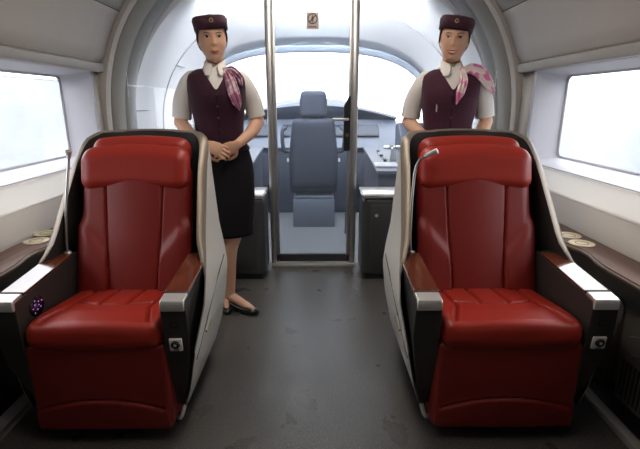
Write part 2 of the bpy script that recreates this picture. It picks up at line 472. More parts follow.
for s in (-1, 1):
    b = B()
    x0, x1 = (DX + HW + .024, CX + 1.36) if s > 0 else (CX - 1.36, DX - HW - .024)
    pts = [(x, z) for (x, z) in ringarch(.1) if (CX + x - x0) * (CX + x - x1) <= 0]
    poly = [(CX + x, z) for (x, z) in pts]
    zin = 1.1 + (1 - (abs((x0 if s > 0 else x1) - CX) / 1.40) ** 2.3) ** (1 / 2.3) * 1.25
    poly = ([(x0, 0.66), (x0, zin)] + [p for p in poly if p[1] > .7] + [(x1, .66)]) if s > 0 else ([p for p in poly if p[1] > .7] + [(x1, zin), (x1, .66), (x0, .66)])
    if s < 0: poly = poly
    b.prism(poly, DY - .004, DY + .004, 'y')
    w = empty('window_%d' % (4 if s < 0 else 5), (0, 0, 0)); w['kind'] = 'structure'
    b.build('pane', M['sideglass'], w, smooth=False)
# no entry sign stuck to the glass
sg = empty('no_entry_sign', (DX + .003, DY - .006, 1.845))
tag(sg, 'small square no entry sign high on the glass cab door', 'sign')
b = B(); b.box((-.042, -.002, -.055), (.042, 0, .055), .001); b.build('sign_plate', M['sign'], sg)
b = B(); n = 40
b.grid([[(r_ * math.cos(2 * math.pi * k / n), y_, .012 + r_ * math.sin(2 * math.pi * k / n)) for k in range(n)] for (r_, y_) in ((.0355, -.0025), (.0355, -.0035), (.029, -.0035), (.029, -.0025))], True)
b.box((-.0035, -.0035, -.031), (.0035, -.0025, .031), mat=Matrix.Translation((0, 0, .012)) @ Matrix.Rotation(R(45), 4, 'Y'))
b.build('prohibition_ring', M['signblack'], sg)
b = B(); b.cyl((0, -.0030, .030), .0055, .001, 'y')
b.box((-.007, -.003, .006), (.007, -.0022, .023)); b.box((-.006, -.003, -.013), (-.001, -.0022, .006)); b.box((.001, -.003, -.013), (.006, -.0022, .006))
b.build('walking_figure', M['signblack'], sg)
b = B()
for k in range(4): b.box((-.026 + .0135 * k, -.003, -.046), (-.016 + .0135 * k, -.0022, -.036))
b.build('caption', M['signred'], sg)

# ------------------------------------------------------------------ cabinets either side of the door
def door_cabinet(x0, x1, label):
    yf, yb, h = 3.10, 3.40, .655
    t = empty('low_cabinet', ((x0 + x1) / 2, yf, 0)); tag(t, label, 'cabinet', 'low cabinets beside the cab door')
    w = abs(x1 - x0) / 2; inner = -1 if x0 > CX else 1
    b = B(); b.box((-w, 0, .03), (w, yb - yf, h - .03), .035, 4); b.build('body', M['dkgrey'], t)
    b = B(); b.box((-w + .03, .02, 0), (w - .03, yb - yf - .02, .035)); b.build('plinth', M['black'], t)
    b = B(); b.box((-w - .004, -.008, h - .032), (w + .004, yb - yf, h), .012, 3); b.build('worktop', M['topgrey'], t)
    b = B(); b.box((-w - .006, -.011, h - .022), (w + .006, -.002, h - .010), .004)
    b.box((inner * (w + .001) - .006, -.01, h - .022), (inner * (w + .001) + .006, yb - yf, h - .010), .004); b.build('edge_trim', M['chrome'], t)
    b = B(); b.box((-w + .06, -.008, .09), (w - .06, .004, h - .08), .006); dr = b.build('door', M['dkgrey'], t)
    b = B(); b.cyl((inner * (w - .10), -.014, .50), .012, .008, 'y'); b.build('lock', M['chrome'], dr)
    return t
door_cabinet(-1.06, -.375, 'low dark grey cabinet left of the glass door, behind the standing woman')
door_cabinet(.335, 1.02, 'low dark grey cabinet right of the glass door with bright top')

# ------------------------------------------------------------------ cab furniture
t = empty('driver_chair', (DX + .0, 4.72, 0)); tag(t, 'dark blue driver chair on a box pedestal behind the glass door', 'chair')
b = B(); b.box((-.22, -.16, 0), (.22, .26, .30), .012); b.box((-.20, -.14, .30), (.20, .24, .335), .01); b.build('pedestal', M['desk'], t)
b = rbox(.50, .46, .13, .05, warp=lambda p: (p.x, p.y + .12, p.z + .42)); b.build('seat', M['chairblue'], t)
def bw(p):
    z = p.z + .78; k = 1 - .16 * max(0, (z - .75) / .4)
    return (p.x * k, p.y - .12 - .10 * (z - .5), z)
b = rbox(.50, .12, .70, .05, warp=bw); b.build('backrest', M['chairblue'], t)
b = rbox(.27, .10, .26, .045, warp=lambda p: (p.x * (1 - .5 * max(0, p.z)), p.y - .19, p.z + 1.265)); b.build('headrest', M['chairblue'], t)
for s in (-1, 1):
    b = B(); b.tube([(s * .06, -.18, 1.05), (s * .06, -.19, 1.2)], .008, 8); b.build('headrest_post', M['steel'], t)
for s in (-1, 1):
    b = B(); b.tube(smooth_path([(s * .22, -.15, .80), (s * .30, -.18, .82), (s * .315, -.15, .98), (s * .31, -.05, 1.02), (s * .30, .18, 1.02)], 6), .024, 10, .8)
    a = b.build('armrest', M['chairblue'], t)
    b = B(); b.box((s * .262 - .010, -.19, .70), (s * .262 + .010, -.165, .735), .003); b.build('white_block', M['white'], a)  # small white block on each side of the backrest

t = empty('control_desk', (CX, 5.15, 0)); tag(t, 'blue grey driving desk with instrument hood under the windshield', 'desk')
b = B(); b.box((-1.0, .05, 0), (1.0, .55, .78), .02)
b.build('desk_body', M['cabblue'], t)
b = B(); b.prism([(-.02, .78), (.55, .78), (.62, 1.06), (.42, 1.10)], -1.0, 1.0); b.build('instrument_panel', M['desk'], t, bevel=.01)
rows = []
for i in range(21):
    x = -1.0 + .1 * i; k = 1 - (abs(x) / 1.05) ** 2
    zt = 1.10 + .17 * k
    rows.append([(x, .40, 1.09), (x, .33 - .05 * k, zt - .02), (x, .36, zt), (x, .75 + .2 * k, zt - .03), (x, .75 + .2 * k, .9)])
b = B(); b.grid(rows); b.build('hood', M['cabblue'], t, solid=.012)
for k, x in enumerate((-.62, -.22, .22, .62)):
    b = B(); b.box((-.15, -.012, -.10), (.15, .012, .10), .006, mat=Matrix.Translation((x, .20, .96)) @ Matrix.Rotation(R(-52), 4, 'X'))
    s_ = b.build('monitor', M['black'], t)
    b = B(); b.box((-.135, -.015, -.085), (.135, -.0121, .085), mat=Matrix.Translation((x, .20, .96)) @ Matrix.Rotation(R(-52), 4, 'X')); b.build('screen', M['screen'], s_)

def side_desk(s, label):
    t = empty('side_desk', (CX + s * .86, 3.75, 0)); tag(t, label, 'desk', 'side desks in the driving cab')
    b = B(); b.prism([(0, 0), (1.15, 0), (1.15, .80), (.35, .74), (0, .70)], -.30, .30); b.build('body', M['cabblue'], t, bevel=.015)
    b = B(); b.prism([(-.01, .70), (.35, .74), (1.15, .80), (1.15, .825), (.34, .765), (-.01, .725)], -.32, .32); b.build('desktop', M['desk'], t, bevel=.006)
    b = B(); b.prism([(.55, .80), (1.1, .83), (1.1, 1.06), (.95, 1.08)], s * .02, s * .30); b.build('console', M['cabblue'], t, bevel=.012)
    for k in range(5):
        b = B(); b.cyl((-s * .20, .30 + .12 * k, .765 + .008 * k), .016, .022, 'z', 16, bev=.003); b.build('knob', M['white'] if k % 2 else M['black'], t)
    return t
side_desk(-1, 'blue grey side desk on the left inside the driving cab')
side_desk(1, 'blue grey side desk on the right inside the driving cab')
t = empty('handwheel', (.72, 4.16, .772)); tag(t, 'small steel handwheel on the right cab side desk', 'handwheel')
b = B(); n = 28
b.tube([(.085 * math.cos(2 * math.pi * k / n), .085 * math.sin(2 * math.pi * k / n), .11) for k in range(n + 1)], .011, 8); b.build('rim', M['chrome'], t)
b = B()
for k in range(3):
    a = 2 * math.pi * k / 3; b.tube([(0, 0, .10), (.085 * math.cos(a), .085 * math.sin(a), .11)], .008, 8)
b.cyl((0, 0, 0), .03, .11, 'z', 20, .016); b.build('hub', M['steel'], t)
b = B(); b.box((-.10, -.07, 0), (.10, .07, .012), .002)
pp_ = b.build('paper_pad', M['paper'], loc=(.62, 3.92, .7475)); pp_.rotation_euler.x = R(6.5)
tag(pp_, 'white pad of paper on the right cab side desk', 'paper')
b = B(); b.box((-.09, -.11, 0), (.09, .11, .012), .002)
pp_ = b.build('paper_pad', M['paper'], loc=(-.68, 3.95, .751)); pp_.rotation_euler.x = R(6.5)
tag(pp_, 'white pad of paper on the left cab side desk', 'paper')
t = empty('coiled_hose', (DX + .36, 4.35, 0)); tag(t, 'dark coiled hose standing on the cab floor right of the driver chair', 'hose')
b = B(); b.tube([(.035 * math.cos(k * .5), .05 * math.sin(k * .5), .014 + .19 * k / 100) for k in range(101)], .012, 8); b.build('coil', M['black'], t)
b = B(); b.cyl((0, 0, 0), .05, .012); b.build('foot', M['black'], t)

# ------------------------------------------------------------------ the seats
def seat(cx, label, lampkind):
    t = empty('lounge_seat', (cx, 1.456, 0)); tag(t, label, 'seat', 'red leather lounge seats')
    zt = [.08, .2, .35, .5, .6, .71, .9, 1.05, 1.16]; wt = [.288, .326, .355, .370, .358, .338, .322, .310, .298]
    def W(z): return float(np.interp(z, zt, wt))
    def YB(z): return .76 + .05 * z
    def ztop(y): return float(np.interp(y, [.05, .37, .60, .70, .76, .82], [.36, .68, 1.01, 1.11, 1.142, 1.146]))
    def zbot(y): return float(np.interp(y, [.05, .12, .8], [.13, .09, .09]))
    def surf(off, nz=26):
        rows = []; top = []
        cols = [('s', -1, .05 + (.66 - .05) * i / 22) for i in range(22)] + [('c', -1, 90 * i / 9) for i in range(10)] + \
               [('b', 0, -1 + 2 * i / 12) for i in range(1, 12)] + [('c', 1, 90 - 90 * i / 9) for i in range(10)] + [('s', 1, .66 - (.66 - .05) * i / 22) for i in range(1, 23)]
        for (k, s, q) in cols:
            col_ = []
            yref = q if k == 's' else (.66 + .13 * math.sin(R(q)) if k == 'c' else .80)
            z0, z1 = zbot(yref), ztop(yref)
            if k == 'b': z1 = 1.146 + .006 * (1 - q * q)
            for i in range(nz + 1):
                z = z0 + (z1 - z0) * i / nz
                oe = off if off >= 0 or k != 's' else off * (.10 + .90 * max(0, min(1, (q - .27) / .12)))
                w = W(z) + oe; yb = YB(z) + off; rc = .13
                if k == 's':
                    y = .05 + (q - .05) * ((yb - rc) - .05) / .61; p = (s * w, y, z)
                elif k == 'c':
                    p = (s * (w - rc + rc * math.cos(R(q))), yb - rc + rc * math.sin(R(q)), z)
                else: p = (q * (w - rc), yb, z)
                col_.append(p)
            rows.append(col_); top.append(col_[-1])
        return rows, top
    ro, to_ = surf(0.); ri, ti = surf(-.036)
    b = B(); b.grid(ro); sh = b.build('outer_shell', M['shellw'], t, angle=60)
    b = B(); b.grid(ri); b.build('inner_lining', M['lining'], t, angle=60)
    b = B(); b.grid([to_, [tuple((Vector(a) + Vector(c)) / 2 + Vector((0, -.006, .008))) for a, c in zip(to_, ti)], ti])
    b.build('shell_rim', M['rim'], t, angle=80)
    # slot and seam line on the aisle side of the shell
    for s in (-1, 1):
        b = B(); b.tube([(s * (W(z) + .0005), y, z) for (y, z) in ((.09, .31), (.25, .42), (.45, .52), (.62, .56))], .003, 6); b.build('shell_seam', M['seam'], sh)
        b = B(); b.tube([(s * (W(.36) + .001), .22, .36), (s * (W(.385) + .001), .30, .385)], .007, 8); b.build('slot', M['rim'], sh)
    b = B(); b.box((-.21, .12, 0), (.21, .72, .12), .02); b.build('plinth', M['black'], t)
    for s in (-1, 1):
        b = B(); b.tube(smooth_path([(s * .285, .09, .10), (s * .272, .07, .06), (s * .24, .11, .035), (s * .20, .2, .03)], 6), .009, 8); b.build('base_rail', M['silver'], t)
    # leg rest
    def dl(p, n):
        if n.y > -.6: return 0
        za = .195 - .055 * (p.x / .25) ** 2 - .2375
        d = .010 * max(0, 1 - (p.x / .26) ** 2) * max(0, 1 - (p.z / .19) ** 2)
        if abs(p.x) < .235: d += groove(p.z - za, .008, .005)
        d += .008 / (1 + math.exp((p.z - za) / .006)) * (1 if abs(p.x) < .25 else 0)
        return d
    b = rbox(.525, .13, .365, .022, (90, 8, 90), dl, lambda p: (p.x, p.y + .07, p.z + .2375)); b.build('leg_rest', M['red_shaded'], t)
    # seat cushion
    def ds(p, n):
        d = 0
        k = max(0, min(1, (n.z - .15) / .8)); k = k * k * (3 - 2 * k)
        if n.z > .15:
            d += .016 * max(0, 1 - (p.x / .26) ** 2)
            sx = .160 + .05 * max(0, (-.08 - p.y) / .15)
            if p.y > -.20: d += groove(abs(p.x) - sx, .018, .006)
            if abs(p.x) < sx:
                d += groove(p.y - (-.05 + .07 * (p.x / .2) ** 2), .018, .006)
                if p.y > -.05: d += groove(abs(p.x) - .055, .015, .006)
            d += .008 / (1 + math.exp((sx - abs(p.x)) / .008))
            d *= k
        if n.y < -.1: d += .010 * max(0, 1 - (p.x / .26) ** 2) * min(1, (-n.y - .1) / .5)
        return d
    b = rbox(.508, .47, .100, .049, (120, 100, 12), ds, lambda p: (p.x, p.y + .227, p.z + .448 - .12 * max(0, (p.y + .12))))
    b.build('seat_cushion', M['red'], t)
    b = B(); b.box((-.262, .04, .36), (.262, .5, .42), .01); b.build('seat_pan', M['black'], t)
    # back
    def db(p, n):
        d = 0
        if n.y < -.4:
            f = (p.z + .29) / .58
            sx = .245 * (.44 + .10 * f)
            d += groove(abs(p.x) - sx, .013, .005)
            if abs(p.x) < sx: d += .012 * (1 - (p.x / sx) ** 2)
            zb = .07 - 1.15 * (.245 - abs(p.x)) - .0
            if abs(p.x) > sx: d += .020 / (1 + math.exp((p.z - zb) / .012))
        return d
    b = rbox(.490, .13, .60, .05, (120, 8, 110), db, lambda p: (p.x * (1 - .06 * max(0, p.z)), p.y + .52 + .30 * p.z, p.z + .71)); b.build('backrest', M['red_shaded'], t)
    def dh(p, n): return .012 * max(0, 1 - (p.x / .255) ** 2) if n.y < -.3 else 0
    b = rbox(.485, .12, .185, .055, (40, 12, 24), dh, lambda p: (p.x, p.y + .60 + .28 * p.z + .03 * (p.x / .25) ** 2 * -1, p.z + 1.005 - .016 * (p.x / .25) ** 2 + .0)); b.build('headrest', M['red'], t)
    b = rbox(.455, .11, .12, .05, (36, 12, 16), None, lambda p: (p.x, p.y + .672, p.z + 1.075 - .02 * (p.x / .25) ** 2)); b.build('head_roll', M['red'], t)
    # arms
    for s in (-1, 1):
        prof = [(.0, .560), (.006, .592), (.40, .632), (.46, .632), (.46, .10), (.14, .085), (.085, .11), (.045, .22), (.02, .33), (.004, .45)]
        b = B(lambda p, s=s: Vector((s * min(abs(p.x), W(p.z) - .012), p.y, p.z)))
        n = 3
        b.prism(prof, s * .258, s * .356)
        ap = b.build('arm_panel', M['armdark'], t, smooth=False, bevel=.004)
        b = B(); b.prism([(.055, .600), (.40, .634), (.40, .642), (.055, .609)], s * .256, s * .346); b.build('arm_top', M['wood'], t, bevel=.003)
        b = B()
        pr = [(-.006, .562), (-.008, .588), (-.002, .601), (.012, .605), (.055, .610), (.055, .597), (.01, .591), (.004, .562)]
        b.prism(pr, s * .260, s * .346); b.build('end_cap', M['silver'], t, bevel=.003)
        b = B(); b.prism([(.052, .607), (.058, .607), (.058, .613), (.052, .6125)], s * .256, s * .347); b.build('cap_joint', M['seam'], ap)
    cxr = .305
    b = B(); b.box((cxr - .017, -.0005, .493), (cxr + .015, .03, .522), .002); sk = b.build('socket', M['black'], t)
    b = B(); b.box((cxr - .009, -.0022, .500), (cxr + .007, .0, .514), .001); b.build('socket_slot', M['armdark'], sk)
    tilt = Matrix.Translation((cxr - .002, .003, .425)) @ Matrix.Rotation(R(6), 4, 'X')
    b = B(); b.box((-.024, -.004, -.026), (.024, .02, .026), .003, mat=tilt); pl = b.build('switch_plate', M['white'], t)
    b = B(); n = 24
    rows = [[(r_ * math.cos(2 * math.pi * k / n), y_, .004 + r_ * math.sin(2 * math.pi * k / n)) for k in range(n)] for (r_, y_) in ((.0165, -.003), (.0165, -.009), (.014, -.012), (.010, -.0125), (.0005, -.0095))]
    b.grid([[tuple(tilt @ Vector(p)) for p in r_] for r_ in rows], True); kn = b.build('switch_knob', M['black'], pl)
    b = B(); b.ball(tilt @ Vector((0, -.0115, .005)), (.006, .003, .006)); b.build('knob_dimple', M['silver'], kn)
    b = B(); b.box((-.010, -.0046, -.022), (.010, -.0038, -.018), mat=tilt); b.build('plate_mark', M['black'], pl)
    # purple touch panel on the inner face of the left arm
    b = B()
    rows = [[(-.2565, .115 + k_ * .045 * math.cos(2 * math.pi * k / 28), .530 + k_ * .038 * math.sin(2 * math.pi * k / 28)) for k in range(28)] for k_ in (1, .01)]
    b.grid(rows, True); b.build('touch_panel', M['purple'], t, solid=.002)
    b = B()
    for k in range(9):
        a = k * 2.4; q = .012 + .003 * k
        b.ball((-.2555, .115 + q * math.cos(a), .530 + q * .8 * math.sin(a)), (.001, .0028, .0028), 8, 6)
    b.build('touch_mark', M['glow'], t)
    # reading lamp
    if lampkind == 0:
        path = [(-.285, .42, .64), (-.287, .43, .70), (-.282, .46, .85), (-.278, .51, 1.0), (-.276, .525, 1.045)]
        hd = [(-.276, .525, 1.045), (-.274, .526, 1.062), (-.270, .520, 1.080)]
    else:
        path = [(-.288, .42, .64), (-.292, .43, .70), (-.288, .46, .85), (-.276, .49, .98), (-.262, .49, 1.035), (-.240, .48, 1.058)]
        hd = [(-.240, .48, 1.058), (-.215, .465, 1.075), (-.196, .455, 1.085)]
    b = B(); b.tube(smooth_path(path, 8), .0062, 10); st = b.build('reading_lamp', M['neck'], t)
    b = B(); b.tube(smooth_path(hd, 5), [.0075] + [.0095 + .003 * i / 9 for i in range(10)], 14); b.build('lamp_head', M['silver'], st)
    b = B(); b.cyl((path[0][0], path[0][1], .632), .015, .014, bev=.003); b.build('lamp_base', M['silver'], st)
    return t
seat(-.82, 'red leather lounge seat on the left, in front of the woman in the dark skirt', 0)
rs = seat(.728, 'red leather lounge seat on the right, its reading lamp bent inward', 1); rs.scale.x = 1.055

# ------------------------------------------------------------------ side consoles under the windows
def side_console(s, label):
    t = empty('side_console', (CX, 0, 0)); tag(t, label, 'console', 'wood topped side consoles under the windows')
    ya, yb = .35, 3.05
    e = 1.374
    pts = []
    for i in range(41):
        y = ya + (yb - ya) * i / 40
        x = 1.200 + .040 * math.exp(-((y - 1.88) / .12) ** 2) - .02 * math.exp(-((y - 2.25) / .25) ** 2) + (.16 * max(0, (y - 2.75) / .3) ** 2)
        pts.append((s * x, y))
    poly = pts + [(s * e, yb), (s * e, ya)]
    b = B(); b.prism(poly, .620, .645, 'z'); tp = b.build('console_top', M['wood2'], t, angle=30, bevel=.004)
    b = B(); b.tube([(x - s * .001, y, .635) for (x, y) in pts], .006, 8); b.build('edge_strip', M['rim'], tp)
    b = B(); b.box((s * 1.325, ya + .05, .10), (s * 1.375, yb - .05, .62), .01); b.build('body', M['condark'], t)
    b = B(); b.box((s * 1.30, ya + .05, .0), (s * 1.372, yb - .3, .10), .01); b.build('plinth', M['black'], t)
    # magazine pockets: staggered panels
    for i, (y0, y1) in enumerate(((.55, 1.60), (1.68, 2.35))):
        for k, (zt_, dx) in enumerate(((.49, .0), (.42, .016), (.34, .032))):
            pr = [(y0, .10), (y1, .10), (y1, zt_ - .03 - .02 * k), (y1 - .05, zt_ - .025), (y1 - .10, zt_), (y0 + .03, zt_), (y0, zt_ - .03)]
            b = B(); b.prism(pr, s * (1.312 - dx), s * (1.312 - dx + .012)); po = b.build('pocket', M['condark'], t, smooth=False, bevel=.003)
            if k == 2:
                b = B()
                nn = int((y1 - y0) / .022)
                for q in range(nn): b.box((s * (1.312 - dx) - .004, y0 + .012 + .022 * q, .12), (s * (1.312 - dx) + .004, y0 + .022 + .022 * q, .28), .001)
                b.build('grille', M['black'], po)
    return t
side_console(-1, 'wood topped console under the left window with two cream coasters')
side_console(1, 'wood topped console under the right window with two cream coasters')
for s, nm in ((-1, 'left'), (1, 'right')):
    b = B(); b.box((CX + s * 1.225, .3, 0), (CX + s * 1.27, 2.9, .035), .008)
    tag(b.build('baseboard_' + nm, M['rug']), kind='structure')

def coaster(x, y, lab):
    t = empty('coaster', (x, y, .6465)); tag(t, lab, 'coaster', 'cream coasters on the side consoles')
    n = 32
    def rr(r_, z, k0): return [((r_ + (.002 * math.cos(16 * 2 * math.pi * k / n) if k0 else 0)) * math.cos(2 * math.pi * k / n), r_ * math.sin(2 * math.pi * k / n), z) for k in range(n)]
    b = B(); b.grid([rr(.0005, 0, 0), rr(.054, 0, 1), rr(.056, .002, 1), rr(.053, .0045, 1), rr(.045, .0045, 0), rr(.043, .003, 0), rr(.0005, .003, 0)], True)
    b.build('disc', M['cream'], t)
    b = B(); b.grid([rr(.030, .003, 0), rr(.029, .0038, 0), rr(.026, .0038, 0), rr(.025, .003, 0)], True); b.build('printed_ring', M['rim'], t)
coaster(-1.365, 2.16, 'cream round coaster farther from the camera on the left console')
coaster(-1.335, 2.03, 'cream round coaster nearer the camera on the left console')
coaster(1.258, 2.10, 'cream round coaster farther from the camera on the right console')
coaster(1.247, 1.97, 'cream round coaster nearer the camera on the right console')

# ------------------------------------------------------------------ the two women
HZ = [1.502, 1.508, 1.516, 1.53, 1.55, 1.575, 1.60, 1.63, 1.66, 1.69, 1.712, 1.728, 1.737]
HW_ = [.014, .029,   .037, .047, .0575, .0675, .0725, .074, .0735, .068, .055, .037, .006]
HF = [.050, .068, .078, .084, .087, .088, .089, .090, .089, .083, .070, .048, .010]
HB = [.0, .005, .012, .035, .062, .080, .091, .098, .100, .095, .080, .055, .012]
def hint(z, t): return float(np.interp(z, HZ, t))
def face_bump(x, z):
    g = lambda a, b_: math.exp(-(a / b_) ** 2)
    d = 0.
    if 1.585 < z < 1.66:
        f = (1.655 - z) / .062
        f = max(0, min(1, f)); cut = 1 / (1 + math.exp(-(z - 1.5895) / .0022))
        d += (.002 + .0105 * f ** 1.4) * g(x, (.0065 + .0032 * f)) * cut
    d += .0035 * g(abs(x) - .011, .006) * g(z - 1.5955, .006)
    d -= .0075 * g(abs(x) - .031, .015) * g(z - 1.631, .011)
    d += .003 * g(abs(x) - .032, .012) * g(z - 1.629, .006)
    d += .003 * g(abs(x) - .028, .02) * g(z - 1.649, .007)
    d += .005 * g(x, .018) * g(z - 1.561, .008) + .0045 * g(x, .015) * g(z - 1.5495, .006)
    d -= .003 * g(x, .02) * g(z - 1.541, .005)
    d += .006 * g(x, .016) * g(z - 1.524, .010)
    d += .004 * g(abs(x) - .042, .018) * g(z - 1.592, .018)
    return d
def front_y(x, z):
    w = hint(z, HW_); k = max(0, 1 - (abs(x) / w) ** 2.3)
    return -hint(z, HF) * k ** (1 / 2.3) - face_bump(x, z)
def head_rows(off=0., n=72, m=64, bump=True):
    rows = []
    for i in range(m + 1):
        z = 1.502 + (1.737 - 1.502) * (.5 - .5 * math.cos(math.pi * i / m))
        w, f, bk = hint(z, HW_), hint(z, HF), hint(z, HB); row = []
        for k in range(n):
            a = 2 * math.pi * k / n; c, s = math.cos(a), math.sin(a)
            x = math.copysign(abs(c) ** (2 / 2.3), c) * w
            y = abs(s) ** (2 / 2.3)
            y = -y * f if s < 0 else y * bk
            if s < 0 and bump: y -= face_bump(x, z)
            v = Vector((x, y, z))
            if off:
                cc = Vector((0, .005, 1.63)); dv = (v - cc); v = cc + dv * (1 + off / max(dv.length, .02))
            row.append(tuple(v))
        rows.append(row)
    return rows

TZ = [.78, .84, .88, .94, 1.0, 1.06, 1.11, 1.16, 1.22, 1.28, 1.32, 1.36, 1.40, 1.43, 1.45, 1.465, 1.48]
TW = [.160, .166, .170, .163, .145, .126, .119, .122, .131, .140, .145, .150, .150, .140, .112, .080, .052]
TF = [.100, .104, .106, .102, .098, .094, .092, .095, .104, .124, .128, .118, .098, .080, .066, .055, .046]
TB = [.115, .125, .128, .115, .095, .082, .078, .082, .088, .094, .096, .096, .092, .084, .074, .064, .056]
def torso_rows(off, z0, z1, nz=40, n=64, hz=None, pw=2.25, ext=None):
    rows = []
    for i in range(nz + 1):
        z = z0 + (z1 - z0) * i / nz
        w, f, bk = (float(np.interp(z, TZ, q)) + off for q in (TW, TF, TB))
        if ext: e = ext(z); w += e; f += e; bk += e
        row = []
        for k in range(n):
            a = 2 * math.pi * k / n; c, s = math.cos(a), math.sin(a)
            x = math.copysign(abs(c) ** (2 / pw), c) * w; y = math.copysign(abs(s) ** (2 / pw), s)
            row.append((x, y * (f if s < 0 else bk), z))
        rows.append(row)
    return rows

def hand_parts(b, wrist, fwd, nrm, side, curl=(25, 35, 25), fr=.0080):
    """palm + 4 fingers + thumb; fwd along the hand, nrm towards the palm side, side=+1/-1 thumb side"""
    wrist = Vector(wrist); f = Vector(fwd).normalized(); n = Vector(nrm); n = (n - f * n.dot(f)).normalized(); s = f.cross(n) * side
    rows = []
    for (t, hw, ht) in ((-.012, .024, .019), (.01, .026, .018), (.03, .034, .016), (.06, .039, .0145), (.082, .038, .0125), (.09, .033, .009)):
        rows.append([tuple(wrist + f * t + s * hw * math.cos(a) + n * ht * math.sin(a)) for a in [2 * math.pi * k / 18 for k in range(18)]])
    b.grid(rows, True, True)
    for (o, L, base) in ((.029, .068, .080), (.0100, .076, .085), (-.0095, .071, .083), (-.0280, .056, .075)):
        p = wrist + f * (base - .015) + s * o; pts = [p]; d = f.copy() + s * (o * 1.2); d.normalize()
        seg = (.015 + L * .45, L * .31, L * .24)
        for k in range(3):
            ax = s * side * 1.0
            ang = R(curl[k])
            # rotate d toward n
            perp = (n - d * n.dot(d)).normalized()
            if k == 0: ang *= .6
            d = (d * math.cos(ang) + perp * math.sin(ang)).normalized(); p = p + d * seg[k]; pts.append(p.copy())
        pp = smooth_path(pts, 4); m = len(pp) - 1
        b.tube(pp, [fr * (1.08 - .28 * i / m) for i in range(m + 1)], 10); b.ball(pp[-1], fr * .80, 10, 6)
    p0 = wrist + f * .018 + s * .022; p1 = p0 + (f * .55 + s * .75 + n * .25).normalized() * .036; p2 = p1 + (f * .85 + s * .25 + n * .35).normalized() * .030; p3 = p2 + (f * .95 - s * .1 + n * .3).normalized() * .024
    pp = smooth_path([p0, p1, p2, p3], 4); m = len(pp) - 1
    b.tube(pp, [.0125 - .0045 * i / m for i in range(m + 1)], 10); b.ball(pp[-1], .0080, 10, 6)

